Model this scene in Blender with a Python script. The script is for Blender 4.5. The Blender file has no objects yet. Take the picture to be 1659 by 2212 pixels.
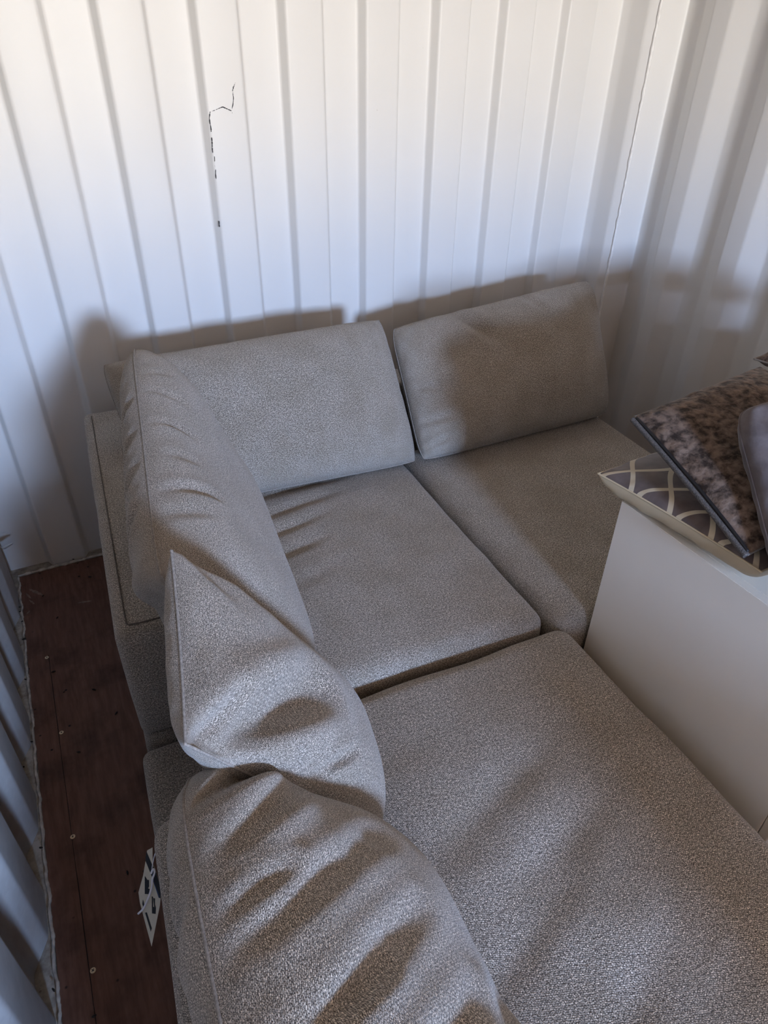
import bpy, math, random
import numpy as np
from mathutils import Vector, Matrix, noise

random.seed(7)
SC = bpy.context.scene
COL = SC.collection

# ------------------------------------------------------------------ camera
CAM_LOC = (0.38409, -2.25334, 1.5619)
YAW, PITCH, ROLL, FPX = 0.4765, 0.60652, 0.01901, 1460.0
cam_d = bpy.data.cameras.new('camera')
cam = bpy.data.objects.new('camera', cam_d); COL.objects.link(cam)
cy, sy = math.cos(YAW), math.sin(YAW)
fw = Vector((sy*math.cos(PITCH), cy*math.cos(PITCH), -math.sin(PITCH)))
rt = Vector((cy, -sy, 0)); up = rt.cross(fw)
c_, s_ = math.cos(ROLL), math.sin(ROLL)
rt, up = c_*rt + s_*up, -s_*rt + c_*up
cam.matrix_world = Matrix(((rt.x, up.x, -fw.x, CAM_LOC[0]), (rt.y, up.y, -fw.y, CAM_LOC[1]),
                           (rt.z, up.z, -fw.z, CAM_LOC[2]), (0, 0, 0, 1)))
cam_d.sensor_fit = 'VERTICAL'; cam_d.sensor_height = 24.0
cam_d.lens = 24.0*FPX/2212.0
cam_d.clip_start = 0.02
SC.camera = cam

# ------------------------------------------------------------------ sky outside (blue above, sunlit ground glow near the horizon)
SKY_STRENGTH = 182.0
world = bpy.data.worlds.new('world'); SC.world = world
world.use_nodes = True
wn, wl = world.node_tree.nodes, world.node_tree.links
wn.clear()
w_out = wn.new('ShaderNodeOutputWorld'); w_bg = wn.new('ShaderNodeBackground')
w_tc = wn.new('ShaderNodeTexCoord'); w_sep = wn.new('ShaderNodeSeparateXYZ'); w_r = wn.new('ShaderNodeValToRGB')
wl.new(w_tc.outputs['Generated'], w_sep.inputs[0])
w_m = wn.new('ShaderNodeMapRange'); w_m.inputs[1].default_value = -0.1; w_m.inputs[2].default_value = 0.4
wl.new(w_sep.outputs['Z'], w_m.inputs[0]); wl.new(w_m.outputs[0], w_r.inputs[0]); wl.new(w_r.outputs[0], w_bg.inputs[0])
cr = w_r.color_ramp
cr.elements[0].position = 0.0; cr.elements[0].color = (0.62, 0.52, 0.42, 1)
cr.elements[1].position = 1.0; cr.elements[1].color = (0.40, 0.62, 1.08, 1)
for p_, c in ((0.22, (1.0, 0.965, 0.91, 1)), (0.37, (0.93, 0.94, 0.96, 1)), (0.47, (0.55, 0.74, 1.12, 1))):
    e = cr.elements.new(p_); e.color = c
w_bg.inputs[1].default_value = SKY_STRENGTH
wl.new(w_bg.outputs[0], w_out.inputs[0])

# room extents
X0, X1, YB, YF, ZC = 0.0, 2.62, 0.0, -6.0, 2.50
WIN = (0.60, 1.22, 1.52, 2.08)      # opening in the far end: x0 x1 z0 z1

# portal at the opening
pl = bpy.data.lights.new('window_portal', 'AREA'); pl.shape = 'RECTANGLE'
pl.size = WIN[1]-WIN[0]; pl.size_y = WIN[3]-WIN[2]
try: pl.cycles.is_portal = True
except Exception: pass
po = bpy.data.objects.new('window_portal', pl); COL.objects.link(po)
po.location = ((WIN[0]+WIN[1])/2, YF-0.03, (WIN[2]+WIN[3])/2)
po.rotation_euler = (math.radians(90), 0, 0)     # faces +y
SC.view_settings.view_transform = 'Standard'
SC.view_settings.look = 'None'
SC.view_settings.exposure = 0.9
SC.view_settings.gamma = 1.0
SC.view_settings.use_curve_mapping = False
SC.cycles.max_bounces = 8
SC.cycles.diffuse_bounces = 5
SC.cycles.glossy_bounces = 2
SC.cycles.use_adaptive_sampling = True
SC.cycles.adaptive_threshold = .08
SC.cycles.sample_clamp_indirect = 8

# ------------------------------------------------------------------ materials
def mat(name):
    m = bpy.data.materials.new(name); m.use_nodes = True
    n, l = m.node_tree.nodes, m.node_tree.links
    return m, n, l, n['Principled BSDF']

def nmath(n, l, op, a, b=None):
    q = n.new('ShaderNodeMath'); q.operation = op
    for i, v in enumerate((a, b)):
        if v is None: continue
        if isinstance(v, (int, float)): q.inputs[i].default_value = v
        else: l.new(v, q.inputs[i])
    return q.outputs[0]

def ramp(n, l, fac, stops, interp='LINEAR'):
    r = n.new('ShaderNodeValToRGB'); r.color_ramp.interpolation = interp
    e = r.color_ramp.elements
    e[0].position, e[0].color = stops[0][0], (*stops[0][1], 1)
    e[1].position, e[1].color = stops[-1][0], (*stops[-1][1], 1)
    for p_, c in stops[1:-1]:
        k = e.new(p_); k.color = (*c, 1)
    l.new(fac, r.inputs[0]); return r.outputs[0]

def noise_tex(n, l, vec, scale, detail=3, rough=.5):
    t = n.new('ShaderNodeTexNoise'); t.inputs['Scale'].default_value = scale
    t.inputs['Detail'].default_value = detail; t.inputs['Roughness'].default_value = rough
    if vec is not None: l.new(vec, t.inputs['Vector'])
    return t

def mix(n, l, mode, fac, a, b):
    m = n.new('ShaderNodeMix'); m.data_type = 'RGBA'; m.blend_type = mode
    for k, v in ((0, fac), (6, a), (7, b)):
        if isinstance(v, (int, float)): m.inputs[k].default_value = v
        elif isinstance(v, tuple): m.inputs[k].default_value = (*v, 1)
        else: l.new(v, m.inputs[k])
    return m.outputs[2]

def bump(n, l, h, strength, dist, bsdf, normal=None):
    b = n.new('ShaderNodeBump'); b.inputs['Strength'].default_value = strength
    b.inputs['Distance'].default_value = dist
    l.new(h, b.inputs['Height'])
    if normal is not None: l.new(normal, b.inputs['Normal'])
    l.new(b.outputs[0], bsdf.inputs['Normal']); return b.outputs[0]

def simple(name, col, rough=.5, metal=0.0, var=0.0, scale=30, bstr=0.0, spec=.5):
    m, n, l, b = mat(name)
    b.inputs['Roughness'].default_value = rough; b.inputs['Metallic'].default_value = metal
    b.inputs['Specular IOR Level'].default_value = spec
    tc = n.new('ShaderNodeTexCoord')
    t = noise_tex(n, l, tc.outputs['Object'], scale, 4)
    c = ramp(n, l, t.outputs[0], [(.3, tuple(x*(1-var) for x in col)), (.7, tuple(min(1, x*(1+var)) for x in col))])
    l.new(c, b.inputs['Base Color'])
    if bstr: bump(n, l, t.outputs[0], bstr, .002, b)
    return m

def tweed(name, light, dark, sw=.0042, sh=.0026, rot=0.0, mort=.42):
    """heathered upholstery: staggered stitches in UV metres"""
    m, n, l, b = mat(name)
    b.inputs['Roughness'].default_value = .92; b.inputs['Specular IOR Level'].default_value = .18
    b.inputs['Sheen Weight'].default_value = .25; b.inputs['Sheen Roughness'].default_value = .6
    uv = n.new('ShaderNodeUVMap'); uv.uv_map = 'UVMap'
    mp = n.new('ShaderNodeMapping'); mp.inputs['Rotation'].default_value = (0, 0, rot)
    l.new(uv.outputs[0], mp.inputs[0])
    wob = noise_tex(n, l, mp.outputs[0], 260, 0)
    v = n.new('ShaderNodeVectorMath'); v.operation = 'MULTIPLY_ADD'
    l.new(wob.outputs['Color'], v.inputs[0]); v.inputs[1].default_value = (.0030, .0030, 0); l.new(mp.outputs[0], v.inputs[2])
    br = n.new('ShaderNodeTexBrick'); l.new(v.outputs[0], br.inputs['Vector'])
    br.offset = .5; br.squash = 1
    br.inputs['Scale'].default_value = 1.0
    br.inputs['Brick Width'].default_value = sw; br.inputs['Row Height'].default_value = sh
    br.inputs['Mortar Size'].default_value = sh*.20; br.inputs['Mortar Smooth'].default_value = .8
    br.inputs['Color1'].default_value = (*light, 1)
    br.inputs['Color2'].default_value = (*[a*.62+d*.38 for a, d in zip(light, dark)], 1)
    br.inputs['Mortar'].default_value = (*dark, 1)
    big = noise_tex(n, l, uv.outputs[0], 9, 1)
    fib = noise_tex(n, l, uv.outputs[0], 520, 1, .7)
    c1 = mix(n, l, 'MULTIPLY', .9, br.outputs[0], ramp(n, l, fib.outputs[0], [(.34, (.45, .45, .46)), (.5, (.95, .95, .95)), (.66, (1.55, 1.53, 1.5))]))
    mid = noise_tex(n, l, uv.outputs[0], 260, 1, .7)
    c1 = mix(n, l, 'MULTIPLY', 1.0, c1, ramp(n, l, mid.outputs[0], [(.36, (.60, .57, .55)), (.5, (1, 1, 1)), (.64, (1.42, 1.42, 1.44))]))
    c2 = mix(n, l, 'MULTIPLY', .8, c1, ramp(n, l, big.outputs[0], [(.35, (.92, .90, .87)), (.65, (1.07, 1.07, 1.09))]))
    l.new(c2, b.inputs['Base Color'])
    h = nmath(n, l, 'ADD', nmath(n, l, 'MULTIPLY', br.outputs[1], -1.0), nmath(n, l, 'MULTIPLY', fib.outputs[0], .8))
    bump(n, l, h, .55, .0009, b)
    return m

def paint(name, col, dirty=0.0, rough=.45):
    m, n, l, b = mat(name)
    b.inputs['Roughness'].default_value = rough; b.inputs['Specular IOR Level'].default_value = .35
    tc = n.new('ShaderNodeTexCoord')
    t = noise_tex(n, l, tc.outputs['Object'], 2.2, 2)
    c = ramp(n, l, t.outputs[0], [(.3, tuple(x*.97 for x in col)), (.7, col)])
    # grime and chips: small dark flecks, denser on dirty steel
    vo = n.new('ShaderNodeTexVoronoi'); vo.inputs['Scale'].default_value = 38
    nz = noise_tex(n, l, tc.outputs['Object'], 14, 1)
    vv = n.new('ShaderNodeVectorMath'); vv.operation = 'MULTIPLY_ADD'
    l.new(nz.outputs['Color'], vv.inputs[0]); vv.inputs[1].default_value = (.05, .05, .05); l.new(tc.outputs['Object'], vv.inputs[2])
    l.new(vv.outputs[0], vo.inputs['Vector'])
    fl = ramp(n, l, vo.outputs['Distance'], [(.03+.10*dirty, (1, 1, 1)), (.05+.14*dirty, (0, 0, 0))])
    rnd = n.new('ShaderNodeSeparateColor'); l.new(vo.outputs['Color'], rnd.inputs[0])
    gate = nmath(n, l, 'GREATER_THAN', rnd.outputs[0], .985 - .35*dirty)
    f = nmath(n, l, 'MULTIPLY', nmath(n, l, 'MULTIPLY', fl, gate), .35+.4*dirty)
    c = mix(n, l, 'MIX', f, c, (.16, .14, .12))
    if dirty:
        d2 = noise_tex(n, l, tc.outputs['Object'], 26, 5, .65)
        c = mix(n, l, 'MULTIPLY', dirty, c, ramp(n, l, d2.outputs[0], [(.38, (.35, .32, .28)), (.62, (1, 1, .98))]))
    l.new(c, b.inputs['Base Color'])
    rel = noise_tex(n, l, tc.outputs['Object'], 5, 1)
    bump(n, l, rel.outputs[0], .25, .004, b)
    return m

M = {}
M['tweed'] = tweed('grey_tweed_fabric', (.53, .482, .412), (.080, .064, .052), sw=.0034, sh=.0022)
M['tweed_side'] = tweed('grey_tweed_fabric_turned', (.53, .482, .412), (.080, .064, .052), sw=.0034, sh=.0022, rot=.6)
M['tweed_coarse'] = tweed('grey_tweed_fabric_coarse', (.53, .482, .412), (.066, .053, .043), sw=.0040, sh=.0026, rot=.35)
M['seam'] = simple('seam_thread', (.29, .26, .23), .9, var=.3, scale=300)
M['seam_dark'] = simple('dark_seam_thread', (.12, .10, .085), .95, var=.3, scale=300)  # darker thread for the topstitched seam
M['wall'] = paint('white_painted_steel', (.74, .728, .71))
M['wall_shade_toned'] = paint('white_steel_left_shade_toned', (.60, .59, .58), .15)  # same white paint, greyed and lightly grimed to carry the left wall's shade
M['ceil'] = simple('brown_lined_ceiling', (.34, .24, .165), .8, var=.1, scale=4)
M['rear'] = simple('dull_brown_board', (.26, .18, .115), .7, var=.1, scale=4)
M['strip'] = paint('dirty_painted_steel', (.50, .47, .42), .8, .7)
M['caulk'] = simple('white_caulk', (.80, .79, .77), .6, var=.08, scale=60, bstr=.5)
M['old_caulk'] = simple('old_sealant', (.50, .47, .42), .8, var=.35, scale=50, bstr=.8)
M['scratch'] = simple('bare_steel_scratch', (.05, .05, .06), .7, var=.3)
M['crumb'] = simple('dark_crumb', (.015, .012, .01), .8, var=.3)
M['screw'] = simple('brass_plated_screw', (.80, .66, .45), .45, .35, .15, 200)
M['screw_slot'] = simple('screw_recess', (.03, .025, .02), .7)
M['white_board'] = simple('white_melamine', (.88, .83, .755), .42, var=.02, scale=6)
M['foot'] = simple('black_plastic_foot', (.02, .02, .02), .5)
M['tag'] = simple('cream_card', (.62, .60, .50), .6, var=.05, scale=80)
M['ink'] = simple('black_print', (.012, .014, .018), .5)
M['ink_blue'] = simple('blue_print', (.03, .07, .22), .4)
M['tie'] = simple('white_plastic_tie', (.80, .82, .88), .3)
M['zip'] = simple('black_zip_tape', (.012, .011, .012), .6, var=.3, scale=400)
M['metal'] = simple('brushed_steel', (.5, .5, .5), .3, 1.0, .1, 50)
M['glow'] = simple('lamp_diffuser', (.8, .8, .78), .4)
M['basalt'] = simple('black_bottom_fabric', (.05, .047, .045), .95, var=.3, scale=200)

# brown plywood boards with grain, scuffs and stains
def plywood():
    m, n, l, b = mat('brown_container_plywood')
    b.inputs['Roughness'].default_value = .62; b.inputs['Specular IOR Level'].default_value = .3
    tc = n.new('ShaderNodeTexCoord')
    mp = n.new('ShaderNodeMapping'); mp.inputs['Scale'].default_value = (9, 1.1, 1); l.new(tc.outputs['Object'], mp.inputs[0])
    g = noise_tex(n, l, mp.outputs[0], 9, 6, .65)
    c = ramp(n, l, g.outputs[0], [(.3, (.115, .056, .038)), (.5, (.165, .082, .056)), (.7, (.205, .108, .076))])
    st = noise_tex(n, l, tc.outputs['Object'], 7, 4, .6)
    c = mix(n, l, 'MULTIPLY', .8, c, ramp(n, l, st.outputs[0], [(.32, (.45, .42, .42)), (.5, (1, 1, 1))]))
    vo = n.new('ShaderNodeTexVoronoi'); vo.inputs['Scale'].default_value = 30; l.new(tc.outputs['Object'], vo.inputs['Vector'])
    sc = n.new('ShaderNodeSeparateColor'); l.new(vo.outputs['Color'], sc.inputs[0])
    f = nmath(n, l, 'MULTIPLY', ramp(n, l, vo.outputs['Distance'], [(.07, (1, 1, 1)), (.14, (0, 0, 0))]), nmath(n, l, 'GREATER_THAN', sc.outputs[1], .82))
    c = mix(n, l, 'MIX', f, c, (.02, .012, .010))
    l.new(c, b.inputs['Base Color'])
    bump(n, l, g.outputs[0], .3, .001, b)
    return m
M['ply'] = plywood()
M['scuff'] = simple('pale_scuff', (.22, .15, .12), .7, var=.4, scale=80)

def velvet(name, a, c, scale, sheen=.6, bstr=.5, detail=4, lo=.38, hi=.62):
    m, n, l, b = mat(name)
    b.inputs['Roughness'].default_value = .75; b.inputs['Specular IOR Level'].default_value = .2
    b.inputs['Sheen Weight'].default_value = sheen; b.inputs['Sheen Roughness'].default_value = .35
    tc = n.new('ShaderNodeTexCoord')
    t = noise_tex(n, l, tc.outputs['Object'], scale, detail, .6)
    t.inputs['Distortion'].default_value = .15
    l.new(ramp(n, l, t.outputs[0], [(lo, a), (hi, c)]), b.inputs['Base Color'])
    bump(n, l, t.outputs[0], bstr, .004, b)
    return m
M['crushed'] = velvet('crushed_brown_velvet', (.030, .020, .015), (.22, .16, .125), 52, .3, .9, 5)
M['plush'] = velvet('grey_mauve_plush', (.125, .108, .110), (.21, .185, .188), 11, .2, .7, 6)
M['cream'] = simple('cream_satin', (.62, .52, .36), .5, var=.06, scale=12)
M['greyback'] = tweed('grey_cushion_backing', (.20, .19, .185), (.04, .038, .036))
M['band'] = simple('grey_woven_edge', (.11, .10, .095), .9, var=.5, scale=420, bstr=.5)
M['loose'] = simple('brown_fabric_loose', (.2, .15, .12), .9, var=.4, scale=60)

def ogee():
    """brown velvet with crossing cream waves, UV metres"""
    m, n, l, b = mat('brown_velvet_cream_waves')
    b.inputs['Roughness'].default_value = .6; b.inputs['Sheen Weight'].default_value = .3
    uv = n.new('ShaderNodeUVMap'); uv.uv_map = 'UVMap'
    sp = n.new('ShaderNodeSeparateXYZ'); l.new(uv.outputs[0], sp.inputs[0])
    U, V = sp.outputs[0], sp.outputs[1]
    s = .095; A = .0495; L = .30
    s1 = nmath(n, l, 'SINE', nmath(n, l, 'MULTIPLY', nmath(n, l, 'ADD', U, .165), 2*math.pi/L))
    out = None
    for sg, off in ((1, 0.0), (-1, 0.0)):
        q = nmath(n, l, 'ADD', V, nmath(n, l, 'MULTIPLY', s1, A*sg))
        q = nmath(n, l, 'ADD', nmath(n, l, 'DIVIDE', q, s), off+10)
        q = nmath(n, l, 'ABSOLUTE', nmath(n, l, 'SUBTRACT', nmath(n, l, 'FRACT', q), .5))
        q = nmath(n, l, 'LESS_THAN', nmath(n, l, 'MULTIPLY', q, s), .0062)
        out = q if out is None else nmath(n, l, 'MAXIMUM', out, q)
    t = noise_tex(n, l, uv.outputs[0], 30, 4)
    base = ramp(n, l, t.outputs[0], [(.3, (.075, .052, .048)), (.7, (.16, .12, .11))])
    l.new(mix(n, l, 'MIX', out, base, (.60, .52, .38)), b.inputs['Base Color'])
    bump(n, l, nmath(n, l, 'MULTIPLY', out, -1.0), .3, .0015, b)
    return m
M['ogee'] = ogee()

# ------------------------------------------------------------------ mesh helpers
def link(name, me, m, parent=None):
    o = bpy.data.objects.new(name, me); COL.objects.link(o)
    if m is not None and not me.materials: me.materials.append(m)
    if parent is not None: o.parent = parent
    return o

def mesh(name, verts, faces, m, parent=None, smooth=True, uvs=None):
    me = bpy.data.meshes.new(name)
    me.from_pydata([tuple(map(float, v)) for v in verts], [], faces)
    if uvs is not None:
        lay = me.uv_layers.new(name='UVMap')
        fl = [uvs[i] for f in me.polygons for i in f.vertices]
        lay.data.foreach_set('uv', [c for p in fl for c in p])
    if smooth: me.polygons.foreach_set('use_smooth', [True]*len(me.polygons))
    me.update()
    return link(name, me, m, parent)

def empty(name, loc=(0, 0, 0)):
    o = bpy.data.objects.new(name, None); COL.objects.link(o); o.location = loc
    o.empty_display_size = .05
    bpy.context.view_layer.update()
    return o

def tag(o, label, cat, group=None):
    o['label'] = label; o['category'] = cat
    if group: o['group'] = group
    return o
def struct(o): o['kind'] = 'structure'; return o

def reparent(o, p):
    o.parent = p
    o.matrix_parent_inverse = Matrix.Translation(p.location).inverted()
    return o

def box(name, x0, x1, y0, y1, z0, z1, m, parent=None, bev=0.0):
    import bmesh
    bm = bmesh.new(); bmesh.ops.create_cube(bm, size=1)
    for v in bm.verts:
        v.co = Vector(((x0+x1)/2+v.co.x*(x1-x0), (y0+y1)/2+v.co.y*(y1-y0), (z0+z1)/2+v.co.z*(z1-z0)))
    if bev: bmesh.ops.bevel(bm, geom=bm.edges[:], offset=bev, segments=2, affect='EDGES')
    me = bpy.data.meshes.new(name); bm.to_mesh(me); bm.free()
    return link(name, me, m, parent)

def tube(name, pts, r, m, parent=None, n=8, rvar=0.0, closed=False, seed=1):
    rg = random.Random(seed)
    pts = [Vector(p) for p in pts]; vs, fs = [], []
    N = len(pts)
    for i, p in enumerate(pts):
        a = pts[(i-1) % N] if (i or closed) else p
        b = pts[(i+1) % N] if (i < N-1 or closed) else p
        t = (b-a)
        t = t.normalized() if t.length > 1e-9 else Vector((0, 0, 1))
        h = Vector((0, 0, 1)) if abs(t.z) < .9 else Vector((1, 0, 0))
        e1 = t.cross(h).normalized(); e2 = t.cross(e1)
        rr = r*(1+rvar*(rg.random()*2-1))
        for k in range(n):
            q = 2*math.pi*k/n
            vs.append(p + e1*(rr*math.cos(q)) + e2*(rr*math.sin(q)))
    R = N if closed else N-1
    for i in range(R):
        j = (i+1) % N
        for k in range(n):
            k2 = (k+1) % n
            fs.append((i*n+k, i*n+k2, j*n+k2, j*n+k))
    if not closed:
        fs.append(tuple(range(n-1, -1, -1))); fs.append(tuple((N-1)*n+k for k in range(n)))
    return mesh(name, vs, fs, m, parent)

def extrude_profile(name, prof, z0, z1, m, parent=None, thick=.003, nz=12):
    """prof: list of (x,y) seen from above; vertical sheet with thickness on its left side"""
    P = [Vector((*p, 0)) for p in prof]
    Q = [P[0]]
    for a, b, c in zip(P, P[1:], P[2:]):
        d = min(.0075, (b-a).length*.4, (c-b).length*.4)
        p0 = b+(a-b).normalized()*d; p2 = b+(c-b).normalized()*d
        for t in (0, .25, .5, .75, 1): Q.append(p0*(1-t)**2+b*(2*t*(1-t))+p2*t*t)
    P = Q+[P[-1]]
    off = []
    for i, p in enumerate(P):
        a = P[max(i-1, 0)]; b = P[min(i+1, len(P)-1)]
        t = (b-a).normalized(); off.append(p + Vector((-t.y, t.x, 0))*thick)
    vs, fs = [], []
    L = len(P)
    for k in range(nz+1):
        z = z0+(z1-z0)*k/nz
        for p in P: vs.append((p.x, p.y, z))
        for p in off: vs.append((p.x, p.y, z))
    W = 2*L
    for k in range(nz):
        for i in range(L-1):
            a = k*W+i; fs.append((a, a+1, a+1+W, a+W))
            a = k*W+L+i; fs.append((a+W, a+1+W, a+1, a))
    o = mesh(name, vs, fs, m, parent, smooth=True)
    return o

def nz3(p, f, seed=0.0):
    return noise.noise(Vector((p[0]*f+seed, p[1]*f+seed*1.7, p[2]*f-seed)))

def seg_d(s, t, c):
    (s0, t0, s1, t1) = c[:4]
    dx, dy = s1-s0, t1-t0
    L2 = dx*dx+dy*dy+1e-9
    u = ((s-s0)*dx+(t-t0)*dy)/L2
    uc = min(1, max(0, u))
    d = math.hypot(s-(s0+uc*dx), t-(t0+uc*dy))
    return d, uc

def pillow(name, BL, BR, TR, TL, T, m, label, cat='cushion', group=None, creases=(), back_creases=(),
           n=(110, 90), a=3.0, b=None, pinch=.035, wr=.004, wf=9.0, seed=0.0, low=.012, clamp=None, seam='seam',
           sag=.15, seam_r=.0022, pucker=.003, bend=None, back_mat=None, back_a=None, back_T=None, corner=.0, seam_mat=None, uvs=1.0, flat_uv=False):
    BL, BR, TR, TL = map(Vector, (BL, BR, TR, TL))
    root = empty(name, (BL+BR)/2); tag(root, label, cat, group)
    N = (((BR-BL)+(TR-TL)).cross((TL-BL)+(TR-BR))).normalized()
    W = ((BR-BL).length+(TR-TL).length)/2; H = ((TL-BL).length+(TR-BR).length)/2
    nu, nv = n
    def P(s, t):
        k = 1 - pinch*(1-t*t) if True else 1
        ss = s*(1-pinch*(1-t*t)*abs(s)); tt = t*(1-pinch*(W/H)*.6*(1-s*s)*abs(t))
        if corner:      # rounded-off corners
            q = (abs(s)*abs(t))**6*corner
            ss *= 1-q; tt *= 1-q
        u = (ss+1)/2; v = (tt+1)/2
        return BL*(1-u)*(1-v)+BR*u*(1-v)+TR*u*v+TL*(1-u)*v
    def surf(s, t, side):
        p = P(s, t)
        e = max(0, 1-abs(s)**(b or a))**.5 * max(0, 1-abs(t)**a)**.5
        if side < 0 and back_a:
            e = max(0, 1-abs(s)**back_a)**.5 * max(0, 1-abs(t)**back_a)**.5
        h = (T/2 if side > 0 or back_T is None else back_T)*e*(1-sag*t)
        d = h*side
        q = p+N*d
        crs = creases if side > 0 else back_creases
        for c in crs:
            dd, uc = seg_d(s*W/2, t*H/2, (c[0]*W/2, c[1]*H/2, c[2]*W/2, c[3]*H/2))
            fade = math.sin(math.pi*min(1, max(0, .12+.76*uc)))
            amp, wd = c[4], c[5]
            g = math.exp(-(dd/wd)**2)
            g2 = math.exp(-((dd-1.9*wd)/wd)**2)
            d -= side*fade*(amp*g - .45*amp*g2)*min(1, e*4)
        d += side*low*nz3(q, 3.2, seed)*e*1.6
        d += side*wr*nz3(q, wf, seed+3)*min(1, e*2)
        if pucker:
            ed = min((1-abs(s))*W/2, (1-abs(t))*H/2)
            al = q.x+q.y+q.z
            d += side*pucker*math.exp(-(ed/.03)**2)*min(1, ed/.006)*nz3(q, 34, seed+9)*1.6
        q = p+N*d
        if bend: q = bend(q, s, t, side)
        if clamp: q = clamp(q)
        return q
    ss = [math.sin(math.pi/2*(2*i/nu-1)) for i in range(nu+1)]
    ts = [math.sin(math.pi/2*(2*j/nv-1)) for j in range(nv+1)]
    idx = {}; vs = []; uv = []; fs = []; mi = []
    for side in (1, -1):
        for j, t in enumerate(ts):
            for i, s in enumerate(ss):
                edge = i in (0, nu) or j in (0, nv)
                if side < 0 and edge: idx[(side, i, j)] = idx[(1, i, j)]; continue
                idx[(side, i, j)] = len(vs); vs.append(surf(s, t, side if not edge else 1))
                uv.append((s*W/2, t*H/2) if flat_uv else ((2*i/nu-1)*W*.80*uvs, (2*j/nv-1)*H*.80*uvs))
    for side in (1, -1):
        for j in range(nv):
            for i in range(nu):
                f = (idx[(side, i, j)], idx[(side, i+1, j)], idx[(side, i+1, j+1)], idx[(side, i, j+1)])
                fs.append(f if side > 0 else f[::-1]); mi.append(0 if side > 0 else 1)
    body = mesh('cover', vs, fs, m, None, uvs=uv)
    if back_mat is not None:
        body.data.materials.append(back_mat); body.data.polygons.foreach_set('material_index', mi)
    reparent(body, root)
    if seam:
        rim = [idx[(1, i, 0)] for i in range(nu)] + [idx[(1, nu, j)] for j in range(nv)] + \
              [idx[(1, i, nv)] for i in range(nu, 0, -1)] + [idx[(1, 0, j)] for j in range(nv, 0, -1)]
        reparent(tube(seam, [vs[k] for k in rim[::2]], seam_r, seam_mat or M['seam'], None, n=6, closed=True), root)
    return root, vs, idx

def slab(name, quad, z0, z1, r, m, n=(60, 60, 8), crown=.0, creases=(), low=.004, wr=.0015, seed=0.0, parent=None, topfn=None, uvrot=False):
    """rounded upholstered block on a quad (near-left, near-right, far-right, far-left in xy)"""
    Q = [Vector((*q, 0)) for q in quad]
    W = ((Q[1]-Q[0]).length+(Q[2]-Q[3]).length)/2; D = ((Q[3]-Q[0]).length+(Q[2]-Q[1]).length)/2; H = z1-z0
    vs, fs, uv, cache = [], [], [], {}
    def mp(p):
        inner = [min(max(p[0], r), W-r), min(max(p[1], r), D-r), min(max(p[2], min(r, H/2)), H-min(r, H/2))]
        d = Vector([p[k]-inner[k] for k in range(3)])
        if d.length > 1e-9:
            d = d.normalized()*r
            q = Vector(inner)+d
        else: q = Vector(p)
        u, v = q.x/W, q.y/D
        w = Q[0]*(1-u)*(1-v)+Q[1]*u*(1-v)+Q[2]*u*v+Q[3]*(1-u)*v
        z = z0+q.z
        tf = max(0, (q.z/H-.5)*2)
        e = (1-(2*u-1)**4)*(1-(2*v-1)**4)
        z += crown*e*tf
        if tf > .3:
            for c in creases:
                dd, uc = seg_d(u*W, v*D, (c[0]*W, c[1]*D, c[2]*W, c[3]*D))
                fade = math.sin(math.pi*(.1+.8*uc)); g = math.exp(-(dd/c[5])**2)
                z -= c[4]*fade*g
        w.z = z
        dv = nz3(w, 6, seed)*low+nz3(w, 17, seed+5)*wr
        if tf > .2: w.z += dv*e
        # belly of the sides
        bx = math.sin(math.pi*min(1, max(0, q.z/H)))*.006
        cx = sum((k for k in Q), Vector())/4
        if u < .02 or u > .98 or v < .02 or v > .98:
            dr = Vector((w.x-cx.x, w.y-cx.y, 0)).normalized(); w += dr*(bx+dv)
        return w
    def add(p, uvp):
        k = (round(p[0], 5), round(p[1], 5), round(p[2], 5), uvp[2])
        if k not in cache:
            cache[k] = len(vs); vs.append(mp(p)); uv.append((uvp[0], uvp[1]))
        return cache[k]
    def lin(L, c):
        a = [0, r*.3, r*.65, r]
        k = max(2, c)
        return a+[r+(L-2*r)*i/k for i in range(1, k)]+[L-x for x in reversed(a)]
    X, Y = lin(W, n[0]), lin(D, n[1])
    rz = min(r, H/2-.001)
    Z = [0, rz*.3, rz*.65, rz]+[rz+(H-2*rz)*i/n[2] for i in range(1, n[2])]+[H-rz, H-rz*.65, H-rz*.3, H]
    def grid(A, B, f, g, flip):
        for j in range(len(B)-1):
            for i in range(len(A)-1):
                q = [add(f(A[i+a_], B[j+b_]), g(A[i+a_], B[j+b_])) for a_, b_ in ((0, 0), (1, 0), (1, 1), (0, 1))]
                fs.append(tuple(q if not flip else q[::-1]))
    grid(X, Y, lambda a_, b_: (a_, b_, H), lambda a_, b_: (a_, b_, 0), False)
    grid(X, Y, lambda a_, b_: (a_, b_, 0), lambda a_, b_: (a_, b_, 1), True)
    grid(X, Z, lambda a_, b_: (a_, 0, b_), lambda a_, b_: (a_, b_, 2), False)
    grid(X, Z, lambda a_, b_: (a_, D, b_), lambda a_, b_: (a_, b_, 3), True)
    grid(Y, Z, lambda a_, b_: (0, a_, b_), lambda a_, b_: (a_, b_, 4), True)
    grid(Y, Z, lambda a_, b_: (W, a_, b_), lambda a_, b_: (a_, b_, 5), False)
    o = mesh(name, vs, fs, m, None, uvs=uv)
    # weld the shared edges for smooth shading
    import bmesh
    bm = bmesh.new(); bm.from_mesh(o.data); bmesh.ops.remove_doubles(bm, verts=bm.verts, dist=1e-5)
    bm.to_mesh(o.data); bm.free()
    if parent is not None: reparent(o, parent)
    return o

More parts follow.
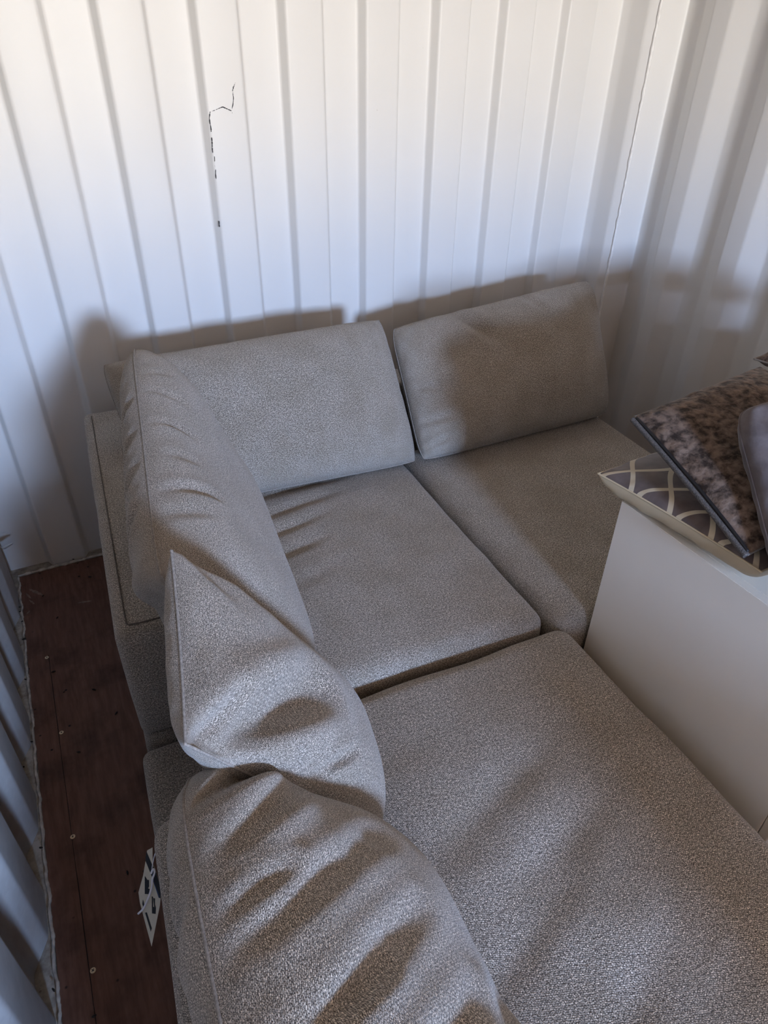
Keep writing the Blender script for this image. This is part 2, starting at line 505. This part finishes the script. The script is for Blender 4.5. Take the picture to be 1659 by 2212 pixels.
# ------------------------------------------------------------------ room shell: a corrugated steel container
def wall_back_profile():
    p = [(0.0, 0.0)]
    P0, per, w, d = 0.683, 0.2504, .014, .033
    k = -2
    pts = []
    while P0+k*per < 2.25:
        xd = P0+k*per                        # slope turned to the left, steps towards the room
        xt = xd+per/2                        # slope turned to the right, steps back
        if xd-w/2 > .06: pts += [(xd-w/2, 0.0), (xd+w/2, -d)]
        elif not pts: pts += [(.05, 0.0), (.055, -d)]
        pts += [(xt-w/2, -d), (xt+w/2, 0.0)]
        k += 1
    pts = [q for q in pts if q[0] < 2.30]
    p += pts
    p += [(2.333, 0.0), (2.334, .004), (2.446, .004), (2.458, -.030), (2.466, -.105), (2.488, -.132)]
    return p
bp = wall_back_profile()
wall_back = struct(extrude_profile('wall_back', bp, -.01, ZC, M['wall'], thick=.004))

def wall_side_profile(x_out, x_in, starts, per, y_first, y_end, flats, first):
    pts = [first]
    s = y_first
    while s > y_end:
        pts += [(x_out, s), (x_out, s-flats[0]), (x_in, s-flats[1]), (x_in, s-flats[2])]
        s -= per
    pts.append((x_out, y_end))
    return pts
rp = wall_side_profile(2.622, 2.586, None, .292, -.128, YF, (.075, .145, .218), (2.489, -.133))
wall_right = struct(extrude_profile('wall_right', rp[:], -.01, ZC, M['wall'], thick=.004))
lp = wall_side_profile(.036, .068, None, .267, -.345, YF, (.055, .10, .205), (.045, -.005))
lp = [(.000, .0), (.030, -.05), (.068, -.14), (.068, -.27)] + lp[1:]
wall_left = struct(extrude_profile('wall_left', [(x, y) for x, y in lp][::-1], -.01, ZC, M['wall_shade_toned'], thick=.004))

ceiling = struct(box('ceiling', -.1, 2.75, YF-.05, .1, ZC, ZC+.05, M['ceil']))
# end behind the photographer with the opening that lets the daylight in
x0, x1, z0, z1 = WIN
vs = []; fs = []
def fbox(a0, a1, c0, c1):
    b = len(vs)
    for y in (YF, YF-.05):
        for (x, z) in ((a0, c0), (a1, c0), (a1, c1), (a0, c1)): vs.append((x, y, z))
    fs.extend([(b, b+1, b+2, b+3), (b+7, b+6, b+5, b+4), (b, b+4, b+5, b+1), (b+1, b+5, b+6, b+2), (b+2, b+6, b+7, b+3), (b+3, b+7, b+4, b)])
fbox(-.1, x0, -.05, ZC); fbox(x1, 2.75, -.05, ZC); fbox(x0, x1, -.05, z0); fbox(x0, x1, z1, ZC)
wall_front = struct(mesh('wall_front', vs, fs, M['rear'], smooth=False))
unseen_shade_block = struct(box('unseen_shade_block', 1.0, 1.9, -3.45, -2.95, 0.0, .95, M['rear'], None, .004))  # added block out of view, only there to shade the chaise cushion
win = struct(empty('window_1', (x0, YF, z0)))
for nm, bx in (('frame_rail', (x0, x1, YF-.04, YF+.01, z0, z0+.025)), ('frame_rail', (x0, x1, YF-.04, YF+.01, z1-.025, z1)),
               ('frame_stile', (x0, x0+.025, YF-.04, YF+.01, z0+.025, z1-.025)), ('frame_stile', (x1-.025, x1, YF-.04, YF+.01, z0+.025, z1-.025))):
    reparent(box(nm, *bx, M['wall'], None, .003), win)

# floor: steel pan showing as a dirty ledge along the walls, brown plywood boards on it
floor = struct(box('floor', -.1, 2.75, YF, .1, -.06, -.008, M['strip']))
def board(x0, x1, y0, y1, far_rag=False):
    import bmesh
    rg = random.Random(int(x0*1000))
    xs = [x0, x1]; nn = 70
    vs = []; fs = []
    for k in range(nn+1):
        y = y0+(y1-y0)*k/nn
        jx = .0016*(rg.random()-.5)
        for z in (-.008, 0.0):
            vs += [(x0+jx, y, z), (x1, y, z)]
    for k in range(nn):
        a = 4*k; b = a+4
        fs += [(a+2, a+3, b+3, b+2), (a, a+2, b+2, b), (a+3, a+1, b+1, b+3), (a+1, a, b, b+1)]
    fs += [(0, 1, 3, 2), (4*nn+2, 4*nn+3, 4*nn+1, 4*nn)]
    return mesh('floorboard', vs, fs, M['ply'], floor, smooth=False)
box('joint', .136, .140, YF, -.505, -.0079, -.003, M['crumb'], floor)
board(.080, .1385, -.5, -.0625)
board(.1385, 1.20, -.5, -.0605)
board(.080, .1372, YF, -.5)
board(.1388, 1.20, YF, -.5)
board(1.203, 2.56, YF, -.061)

def screw(x, y, rot):
    n = 20; vs = []; fs = []
    for r_, z in ((.0058, .0002), (.0058, .0009), (.0050, .0016)):
        for k in range(n):
            q = 2*math.pi*k/n; vs.append((x+r_*math.cos(q), y+r_*math.sin(q), z))
    for a in (0, 1):
        for k in range(n): fs.append((a*n+k, a*n+(k+1) % n, (a+1)*n+(k+1) % n, (a+1)*n+k))
    fs.append(tuple(2*n+k for k in range(n)))
    o = mesh('screw', vs, fs, M['screw'], floor, smooth=False)
    for da in (0, math.pi/2):
        c, s = math.cos(rot+da), math.sin(rot+da)
        L, Wd = .0032, .0008
        pts = [(-L, -Wd), (L, -Wd), (L, Wd), (-L, Wd)]
        v = [(x+a*c-b*s, y+a*s+b*c, z) for z in (.0013, .0018+da*.0001) for a, b in pts]
        mesh('slot', v, [(4, 5, 6, 7), (0, 1, 5, 4), (1, 2, 6, 5), (2, 3, 7, 6), (3, 0, 4, 7)], M['screw_slot'], o, smooth=False)
for (x, y, r_) in ((.133, -.509, .4), (.1455, -.82, .9), (.1400, -1.146, .2), (.1450, -1.463, .7)): screw(x, y, r_)

# sealant beads along the boards
def wob(pts, amp, seed, n=90):
    out = []
    for i in range(n+1):
        u = i/n*(len(pts)-1); k = min(int(u), len(pts)-2); f = u-k
        p = Vector(pts[k]).lerp(Vector(pts[k+1]), f)
        out.append(p+Vector((nz3(p, 30, seed), nz3(p, 33, seed+2), 0))*amp)
    return out
tube('sealant_bead', wob([(.0765, -.06, -.001), (.0765, -2.4, -.001)], .005, 1, 420), .0040, M['old_caulk'], floor, rvar=.22, n=6)
tube('sealant_bead', wob([(.075, -.055, .001), (.5, -.054, .001)], .004, 5), .0055, M['old_caulk'], floor, rvar=.4, n=6, seed=4)
cc = tube('caulk_bead', wob([(2.4885, -.1350, 0), (2.4885, -.1350, 2.4)], .0014, 7, 160), .0048, M['caulk'], wall_right, rvar=.3, n=8, seed=3)
tube('weld_bead', wob([(2.292, -.002, 0), (2.292, -.002, 2.4)], .0015, 9, 120), .0022, M['caulk'], wall_back, rvar=.4, n=6)

# scratches through the paint on the back wall
def scratch(pts, r_, seed):
    pts = [(CAM_LOC[0]+(p[0]-CAM_LOC[0])*.9862, -.0335, CAM_LOC[2]+(p[2]-CAM_LOC[2])*.9862) for p in pts]     # on the proud rib, 31 mm in front of the sheet
    tube('scratch', wob(pts, .004, seed, 26), r_, M['scratch'], wall_back, rvar=.6, n=4, seed=seed)
scratch([(1.037, .0, 1.462), (1.028, .0, 1.440)], .0011, 1)
scratch([(1.029, .0, 1.452), (1.030, .0, 1.425), (1.021, .0, 1.400), (1.020, .0, 1.385)], .0009, 2)
scratch([(1.018, .0, 1.392), (.995, .0, 1.402), (.955, .0, 1.390)], .0012, 3)
scratch([(.955, .0, 1.391), (.951, .0, 1.375), (.950, .0, 1.34)], .0012, 4)
scratch([(.951, .0, 1.325), (.951, .0, 1.285)], .0013, 5)
scratch([(.952, .0, 1.275), (.951, .0, 1.262)], .0010, 6)
scratch([(.951, .0, 1.240), (.951, .0, 1.215)], .0013, 7)
scratch([(.944, .0, 1.095), (.943, .0, 1.078)], .0020, 8)

# peeling strip of paint in the left corner
def ribbon(name, pts, w, m, wd=(0, 0, 1), th=.0015, parent=None):
    vs = []; fs = []; wv = Vector(wd)
    for i, p in enumerate(pts):
        p = Vector(p); hw = w[i]/2
        t = (Vector(pts[min(i+1, len(pts)-1)])-Vector(pts[max(i-1, 0)])).normalized()
        nn = t.cross(wv).normalized()*th
        vs += [p-wv*hw, p+wv*hw, p+wv*hw+nn, p-wv*hw+nn]
    for i in range(len(pts)-1):
        for k in range(4):
            a = 4*i+k; b = 4*i+(k+1) % 4
            fs.append((a, b, b+4, a+4))
    fs += [(3, 2, 1, 0), tuple(4*(len(pts)-1)+k for k in range(4))]
    return mesh(name, vs, fs, m, parent)

# pale scuffs on the boards
for i, (xa, ya, xb, yb, w) in enumerate(((.105, -.145, .145, -.20, .007), (.094, -.165, .108, -.20, .004), (.102, -.205, .116, -.235, .004),
                                         (.245, -.29, .29, -.30, .005), (.09, -.275, .10, -.262, .004))):
    d = Vector((xb-xa, yb-ya, 0)); nrm = Vector((-d.y, d.x, 0)).normalized()*w*.8
    ps = []
    for k in range(9):
        u = k/8; q = Vector((xa, ya, .0004))+d*u; h = math.sin(math.pi*(.08+.84*u))*(1+.3*math.sin(k*2.3))
        ps.append((q-nrm*h, q+nrm*h))
    v = [p for pr in ps for p in pr]
    mesh('scuff_mark', v, [(2*k, 2*k+2, 2*k+3, 2*k+1) for k in range(8)], M['scuff'], floor)

# ------------------------------------------------------------------ sofa
TH = math.radians(3.4)
U_ = Vector((math.cos(TH), -math.sin(TH), 0)); V_ = Vector((math.sin(TH), math.cos(TH), 0))
def S(o, a, b): q = Vector((*o, 0))+U_*a+V_*b; return (q.x, q.y)
O1 = (.350, -1.195)
def squad(o, a0, a1, b0, b1): return [S(o, a0, b0), S(o, a1, b0), S(o, a1, b1), S(o, a0, b1)]

sofa = tag(empty('corner_sofa', (1.2, -.7, 0)), 'grey tweed corner sofa unit standing along the white corrugated back wall', 'sofa')
slab('base', squad(O1, .0, 1.74, .0, 1.04), .045, .30, .02, M['tweed_side'], (30, 20, 5), parent=sofa)
slab('side_backrest', squad(O1, .0, .135, .0, 1.04), .301, .612, .022, M['tweed'], (10, 60, 14), parent=sofa, low=.004, seed=2)
slab('rear_backrest', squad(O1, .137, 1.74, .90, 1.04), .301, .600, .022, M['tweed'], (60, 8, 10), parent=sofa)
zt = .6135
def on_top(o, a, b, z=zt): q = S(o, a, b); return (q[0], q[1], z)
seam_pts = [on_top(O1, .026, 1.0-.974*k/60) for k in range(58)]+[on_top(O1, .027, .03), on_top(O1, .031, .026), on_top(O1, .05, .024), on_top(O1, .08, .024), on_top(O1, .11, .024)]
reparent(tube('topstitch_seam', seam_pts, .0016, M['seam_dark'], None, n=6), sofa)
for a, b in ((.06, .06), (.06, .95), (1.66, .06), (1.66, .95)):
    q = S(O1, a, b)
    me = tube('foot', [(q[0], q[1], -.0005), (q[0], q[1], .02), (q[0], q[1], .046)], .022, M['foot'], None, n=16); reparent(me, sofa)

O2 = (.318, -2.66)
ch = tag(empty('chaise_sofa_section', (.8, -2.0, 0)), 'grey tweed chaise section of the sofa in the foreground, under the widest seat cushion', 'sofa')
slab('base', [(.262, -2.62), (1.27, -2.66), (1.305, -1.245), (.338, -1.215)], .045, .298, .02, M['tweed_side'], (30, 40, 5), parent=ch)
slab('side_backrest', [(.262, -2.62), (.402, -2.62), (.476, -1.605), (.338, -1.595)], .299, .606, .03, M['tweed_coarse'], (10, 60, 12), parent=ch, low=.006, seed=5)
for q in ((.38, -2.5), (.40, -1.30), (1.20, -2.5), (1.22, -1.32)):
    reparent(tube('foot', [(q[0], q[1], -.0005), (q[0], q[1], .02), (q[0], q[1], .046)], .022, M['foot'], None, n=16), ch)

def seat(name, quad, z0, z1, label, **k):
    r = tag(empty(name, (quad[0][0], quad[0][1], z0)), label, 'cushion', 'loose seat cushions of the sofa')
    slab('cover', quad, z0, z1, k.pop('r', .032), k.pop('m', M['tweed']), parent=r, **k)
    return r
seatA = seat('seat_cushion', [(.485, -1.342), (1.262, -1.392), (1.302, -.700+.15), (.53, -.50)], .302, .462,
     'square grey seat cushion with soft wrinkles, in the corner between the back cushions', n=(80, 80, 6), crown=.012, seed=1,
     creases=[(.25, .86, .72, .90, .010, .022), (.22, .72, .66, .80, .009, .020), (.24, .62, .56, .69, .010, .018), (.25, .50, .52, .57, .008, .02), (.3, .36, .5, .42, .004, .025)], low=.006)
seatB = seat('seat_cushion', [(1.283, -1.425), (2.045, -1.40), (2.105, -.56), (1.322, -.55)], .302, .462,
     'smooth grey seat cushion beside the right wall, partly behind the white cabinet', n=(60, 60, 6), crown=.014, seed=8)
seatC = seat('seat_cushion', [(.46, -2.66), (1.262, -2.66), (1.300, -1.418), (.50, -1.378)], .300, .448,
     'largest grey seat cushion in the foreground with faint crease lines, on the chaise section', n=(100, 130, 6), crown=.016, seed=4, r=.036, m=M['tweed_coarse'],
     creases=[(.3, .70, .75, .80, .009, .035), (.35, .60, .8, .70, .010, .035), (.2, .52, .6, .62, .008, .03), (.62, .44, .92, .52, -.003, .0045), (.70, .28, .99, .37, -.003, .0045), (.3, .40, .7, .52, .006, .03)], low=.009)

# ------------------------------------------------------------------ back cushions
SEAT = .470
def cl(zmin, xmin=None, ymax=None):
    def f(q):
        if q.z < zmin: q.z = zmin+(q.z-zmin)*.02
        if xmin is not None and q.z < .618:
            lim = xmin(q.y)
            if q.x < lim: q.x = lim+(q.x-lim)*.03
        return q
    return f
def frame1(y): return .350+.1375+(y+1.195)*math.tan(TH)+.006
def frame2(y): return .402+(y+2.62)*.0729+.010
BG = 'loose back cushions of the sofa'
pillow('back_cushion', (.52, -.600, .478), (1.322, -.665, .478), (1.350, -.340, .835), (.484, -.320, .818), .205, M['tweed'],
       'brightly lit pale grey back cushion against the back wall, left one of the two', group=BG,
       creases=[(-.2, .95, -.1, .6, .003, .02), (.5, -.95, .55, -.7, .003, .015)], seed=1, clamp=cl(.474), wr=.003, corner=.03, a=3.4, b=5, pinch=.012)
pillow('back_cushion', (1.328, -.670, .478), (2.105, -.662, .478), (2.212, -.335, .862), (1.370, -.355, .803), .205, M['tweed'],
       'shaded grey back cushion against the back wall, right one, its outer corner raised', group=BG,
       creases=[(-.50, 1.0, -.22, .40, .018, .022), (.18, 1.0, .30, .66, .008, .014), (-.95, -.5, -.7, -.55, .008, .012), (-.95, -.85, -.75, -.8, .008, .01), (-.95, .0, -.8, -.1, .006, .01)],
       seed=12, clamp=cl(.474), wr=.003, corner=.04, a=3.4, b=5, pinch=.012)
pillow('back_cushion', (.640, -1.420, .478), (.700, -.715, .478), (.548, -.640, .986), (.440, -1.385, .870), .230, M['tweed'],
       'long grey back cushion leaning along the left side, seam on top and fine creases', group=BG,
       creases=[(.42, 1.0, .40, .74, .006, .009), (.12, 1.0, .14, .66, .007, .009), (-.16, 1.0, -.13, .72, .005, .011), (-.44, 1.0, -.38, .62, .009, .011), (.60, 1.0, .64, .84, .004, .009), (-.62, 1.0, -.56, .75, .006, .012)],
       back_creases=[(.42, 1.0, .30, .60, .014, .012), (.12, 1.0, .0, .56, .014, .014), (-.16, 1.0, -.3, .50, .014, .014), (-.44, 1.0, -.62, .5, .018, .015), (-.98, .85, -.75, .3, .03, .025)],
       seed=21, clamp=cl(.474, frame1), n=(150, 90), wr=.003, corner=.05, a=3.2, b=7, pinch=.015)
pillow('scatter_cushion', (.660, -1.715, .468), (.695, -1.420, .472), (.463, -1.440, .962), (.408, -1.712, .885), .185, M['tweed_coarse'],
       'square grey scatter cushion with a pointed corner, leaning between the two long side cushions', group=None,
       creases=[(-1.0, .90, -.02, .06, .042, .030), (-.9, .05, -.55, -.25, .012, .008), (.95, .9, .5, .7, .008, .02), (-.95, .95, -.6, .8, .015, .012)], seed=33, clamp=cl(.464, frame1), wr=.003, corner=0.0, pinch=.05, low=.01)
pillow('back_cushion', (.680, -2.480, .460), (.640, -1.715, .460), (.388, -1.650, .795), (.335, -2.460, .840), .235, M['tweed_coarse'],
       'rumpled grey back cushion nearest the camera with deep diagonal folds', group=BG,
       creases=[(.80, 1.0, .95, .50, .022, .013), (.84, .40, .58, 1.0, .011, .014), (.60, .15, .32, .98, .010, .015), (.42, -.15, .08, .90, .009, .016),
                (.16, -.30, -.20, .9, .011, .018), (.72, -.2, .60, .20, .006, .018), (.50, .70, .42, .98, .009, .010), (.22, .35, .10, .8, .008, .011), (-.1, -.5, -.5, .6, .010, .02), (.2, -.7, .05, -.3, .006, .02)],
       back_creases=[(.90, .85, .75, .5, .024, .014), (.58, 1.0, .45, .5, .018, .018), (.28, 1.0, .1, .5, .016, .02)],
       seed=45, clamp=cl(.457, frame2), n=(160, 110), wr=.006, low=.018, corner=.10, a=3.4, b=6, pinch=.015)

# ------------------------------------------------------------------ white cabinet with the pile of cushions
cab = tag(empty('white_cabinet', (1.66, -1.69, 0)), 'plain white cabinet with a flat side panel, standing beside the chaise', 'cabinet')
cx0, cx1, cy0, cy1, cz = 1.360, 2.44, -1.945, -1.438, .788
reparent(box('side_panel', cx0, cx0+.018, cy0, cy1, 0, cz, M['white_board'], None, .0012), cab)
reparent(box('side_panel', cx1-.018, cx1, cy0, cy1, 0, cz, M['white_board'], None, .0012), cab)
reparent(box('top_panel', cx0+.0182, cx1-.0182, cy0, cy1, cz-.018, cz, M['white_board'], None, .001), cab)
reparent(box('bottom_panel', cx0+.0182, cx1-.0182, cy0, cy1, .05, .068, M['white_board'], None, .001), cab)
reparent(box('back_panel', cx0+.0182, cx1-.0182, cy1-.008, cy1-.001, .0685, cz-.0185, M['white_board'], None, 0), cab)
d1 = box('door', cx0+.002, (cx0+cx1)/2-.0015, cy0-.019, cy0-.001, .02, cz-.003, M['white_board'], None, .0015); reparent(d1, cab)
d2 = box('door', (cx0+cx1)/2+.0015, cx1-.002, cy0-.019, cy0-.001, .02, cz-.003, M['white_board'], None, .0015); reparent(d2, cab)

ZT = cz+.002
def clz(z): 
    def f(q):
        if cx0 < q.x and q.z < z: q.z = z+(q.z-z)*.02
        elif q.z < z-.02: q.z = z-.02+(q.z-z+.02)*.3
        return q
    return f
pillow('patterned_cushion', (1.345, -1.765, .848), (1.76, -1.765, .846), (1.73, -1.375, .848), (1.325, -1.392, .838), .075, M['ogee'],
       'brown cushion with cream wave pattern, bottom of the pile on the white cabinet', seed=51, clamp=clz(ZT),
       back_mat=M['cream'], seam_mat=M['cream'], sag=0, low=.004, wr=.002, pinch=.03, n=(90, 90), a=2.6, back_a=9, back_T=.052, flat_uv=True)
z1_ = pillow('velvet_cushion', (1.338, -1.738, .868), (1.72, -1.75, .925), (1.77, -1.37, .985), (1.378, -1.400, .960), .085, M['crushed'],
       'crushed brown velvet cushion with a black zip, tilted on the patterned cushion', group=None, seed=61, clamp=None,
       back_mat=M['greyback'], seam_mat=M['greyback'], sag=0, low=.006, wr=.004, pinch=.02, n=(90, 90), a=3.0, back_a=8, back_T=.024)
zr, zv, zi = z1_
reparent(tube('zip', [zv[zi[(1, 2, j)]]*.6+zv[zi[(1, 3, j)]]*.4+Vector((0, 0, .0015)) for j in range(6, 84, 2)], .0032, M['zip'], None, n=6), zr)
reparent(tube('edge_band', [zv[zi[(1, 0, j)]]-Vector((.0035, 0, .003)) for j in range(3, 88, 2)], .0058, M['band'], None, n=8), zr)
pillow('plush_cushion', (1.300, -1.850, .835), (1.84, -2.0, .86), (1.88, -1.60, 1.02), (1.440, -1.555, 1.035), .12, M['plush'],
       'soft grey plush cushion slumped on top of the pile, at the right edge', seed=71, low=.014, wr=.008, pinch=.02, sag=.1,
       creases=[(-.8, .8, -.3, .3, .014, .02), (-.7, .2, -.5, -.6, .010, .02), (-.2, .9, .1, .3, .01, .03)], n=(90, 90), seam_r=.002, seam_mat=M['plush'], corner=.08)
pillow('plush_cushion', (1.86, -1.88, .868), (2.43, -1.88, .868), (2.43, -1.42, .868), (1.86, -1.42, .868), .150, M['plush'],
       'flat grey plush cushion added out of view on the white cabinet to shade the right wall', seed=91, sag=0, n=(50, 50), clamp=clz(ZT))  # unseen cushion added to close the pile and keep light off the right wall
pillow('velvet_cushion', (1.84, -1.64, .985), (2.36, -1.66, 1.00), (2.36, -1.30, 1.03), (1.80, -1.33, .985), .10, M['crushed'],
       'second crushed brown velvet cushion, mostly hidden behind the grey plush cushion', seed=81, sag=0, n=(60, 60))

# ------------------------------------------------------------------ swing tag tied to the chaise back
def plate(name, pts, m, parent=None, th=.0005, nrm=(-.558, -.576, .598)):
    nn = Vector(nrm)*th; P_ = [Vector(p) for p in pts]; k = len(P_)
    c = sum(P_, Vector())/k
    vs = [p+nn for p in P_]+[p-nn*.2 for p in P_]+[c+nn, c-nn*.2]
    fs = [(2*k, i, (i+1) % k) for i in range(k)]+[(2*k+1, k+(i+1) % k, k+i) for i in range(k)]+[(i, k+i, k+(i+1) % k, (i+1) % k) for i in range(k)]
    o = mesh(name, vs, fs, m, None, smooth=False)
    if parent is not None: reparent(o, parent)
    return o
def poly(name, pts, m, parent):
    nn = Vector((-.558, -.576, .598))*.0003
    k = len(pts); vs = [Vector(p)+nn for p in pts]+[Vector(p)-nn for p in pts]
    fs = [tuple(range(k)), tuple(range(2*k-1, k-1, -1))]+[(i, k+i, k+(i+1) % k, (i+1) % k) for i in range(k)]
    o = mesh(name, vs, fs, m, None, smooth=False); reparent(o, parent); return o
tg = tag(empty('swing_tag', (.322, -1.60, .52)), 'cream and black paper tag hanging from a white plastic tie on the chaise backrest', 'tag')
poly('card', [(0.3224, -1.589, 0.5207), (0.3308, -1.5915, 0.5261), (0.3253, -1.6049, 0.508), (0.3268, -1.6171, 0.4977), (0.3269, -1.6352, 0.4804), (0.3234, -1.6425, 0.4701), (0.3195, -1.6482, 0.4609), (0.2928, -1.6755, 0.4098), (0.2924, -1.6278, 0.4553), (0.2942, -1.6171, 0.4672), (0.3072, -1.6069, 0.4893), (0.3164, -1.5963, 0.5081)], M['tag'], tg)
poly('printed_band', [(0.3208, -1.5896, 0.5197), (0.3236, -1.6058, 0.5066), (0.3265, -1.6174, 0.4981), (0.3269, -1.6359, 0.4808), (0.3231, -1.6429, 0.4704), (0.3209, -1.6407, 0.4704), (0.3191, -1.616, 0.4926), (0.3161, -1.5966, 0.5085)], M['ink'], tg)
poly('blue_patch', [(0.3209, -1.6145, 0.4958), (0.3253, -1.6201, 0.4944), (0.3261, -1.6345, 0.4813), (0.3219, -1.6414, 0.4707), (0.3196, -1.6254, 0.484)], M['ink_blue'], tg)
poly('printed_letter', [(0.3093, -1.6096, 0.4897), (0.3115, -1.6152, 0.4863), (0.3137, -1.6166, 0.4869), (0.3111, -1.6226, 0.4788), (0.3092, -1.6231, 0.4766), (0.3112, -1.6251, 0.4765), (0.3084, -1.6288, 0.4703), (0.3027, -1.6247, 0.4689)], M['ink'], tg)
poly('printed_letter', [(0.3116, -1.6333, 0.4689), (0.3131, -1.635, 0.4687), (0.3094, -1.6436, 0.457), (0.3112, -1.6447, 0.4575), (0.3131, -1.6364, 0.4674), (0.3152, -1.6381, 0.4677), (0.313, -1.6432, 0.4607), (0.3129, -1.6472, 0.4567), (0.3104, -1.6518, 0.45), (0.3057, -1.6481, 0.4492)], M['ink'], tg)
poly('printed_bar', [(0.2978, -1.6281, 0.4611), (0.2979, -1.6347, 0.4548), (0.2958, -1.6354, 0.4522), (0.2954, -1.631, 0.456)], M['ink'], tg)
poly('printed_bar', [(0.2962, -1.6412, 0.4469), (0.2985, -1.6424, 0.448), (0.2997, -1.6606, 0.4315), (0.2972, -1.6625, 0.4274)], M['ink'], tg)
def smooth_pts(p, n=6):
    p = [Vector(q) for q in p]; out = []
    for i in range(len(p)-1):
        a, b, c, e = p[max(i-1, 0)], p[i], p[i+1], p[min(i+2, len(p)-1)]
        for k in range(n):
            t = k/n
            out.append(.5*((2*b)+(c-a)*t+(2*a-5*b+4*c-e)*t*t+(3*b-a-3*c+e)*t**3))
    out.append(p[-1]); return out
reparent(tube('tie', smooth_pts([(0.3521, -1.5968, 0.5442), (0.3411, -1.5985, 0.5323), (0.3321, -1.6009, 0.5216), (0.325, -1.6073, 0.5088), (0.3206, -1.6142, 0.4981)]), .0009, M['tie'], None, n=6), tg)
reparent(tube('tie_end', smooth_pts([(0.3195, -1.6153, 0.4993), (0.3229, -1.6134, 0.5043), (0.3253, -1.615, 0.5051), (0.3241, -1.6184, 0.5007), (0.3192, -1.6214, 0.4932), (0.3155, -1.6273, 0.484), (0.3073, -1.633, 0.4709), (0.2959, -1.638, 0.4555), (0.2862, -1.6379, 0.4465)]), .0017, M['tie'], None, n=6), tg)

# ------------------------------------------------------------------ crumbs on the boards and on the ledge
CRUMBS = [(0.0629, -0.2373), (0.0714, -0.2347), (0.0707, -0.2588), (0.0637, -0.2731), (0.0755, -0.3112), (0.0756, -0.3985), (0.1707, 0.0107), (0.2596, -0.0409), (0.266, -0.1497), (0.2999, -0.1685), (0.1449, -0.2034), (0.1779, -0.3369), (0.1243, -0.0564), (0.0761, -0.4012), (0.07, -0.5789), (0.1461, -0.5794), (0.1659, -0.6744), (0.2892, -0.8184), (0.0721, -0.8206), (0.1798, -0.9059), (0.0459, -0.8843), (0.245, -0.7032), (0.0714, -1.1445), (0.2414, -1.2907), (0.1364, -1.547), (0.071, -1.4664)]
rg = random.Random(5); cm = []
for v in range(4):
    vs = []; fs = []; n1, n2 = 8, 4
    for i in range(n1+1):
        for k in range(n2+2):
            q = 2*math.pi*k/(n2+2); rr = math.sin(math.pi*(.06+.88*i/n1))**.6*(1+.35*(rg.random()-.5))
            vs.append(((i/n1-.5)*2*(1+.5*(v % 2)), rr*math.cos(q)*.6, rr*math.sin(q)*.45+.4))
    w = n2+2
    for i in range(n1):
        for k in range(w): fs.append((i*w+k, i*w+(k+1) % w, (i+1)*w+(k+1) % w, (i+1)*w+k))
    fs += [tuple(range(w-1, -1, -1)), tuple(n1*w+k for k in range(w))]
    me = bpy.data.meshes.new('crumb'); me.from_pydata(vs, [], fs); me.materials.append(M['crumb']); cm.append(me)
for i, (x, y) in enumerate(CRUMBS):
    if x > .3 or y > -.02: continue
    o = bpy.data.objects.new('crumb', cm[i % 4]); COL.objects.link(o)
    k = .0026+.0018*rg.random()
    o.scale = (k, k, k); o.rotation_euler = (0, 0, rg.random()*6.28)
    o.location = (x, y, .0003 if x > .082 else (-.0075 if x < .07 else .0035))
    tag(o, ('tiny dark crumb on the brown plywood floor by the left wall' if x > .082 else 'tiny dark crumb on the dirty ledge between boards and left wall'), 'crumb', 'dark crumbs on the floor beside the left wall')

# peeling strip of sealant sticking out low in the left corner
fl = [(.060, -.072, .150), (.064, -.085, .152), (.070, -.098, .158), (.080, -.105, .166), (.092, -.106, .170), (.101, -.103, .171)]
ribbon('peeling_strip', fl, [.010, .016, .020, .018, .012, .005], M['caulk'], wd=(-.2, -.5, .84), th=.0016, parent=wall_left)
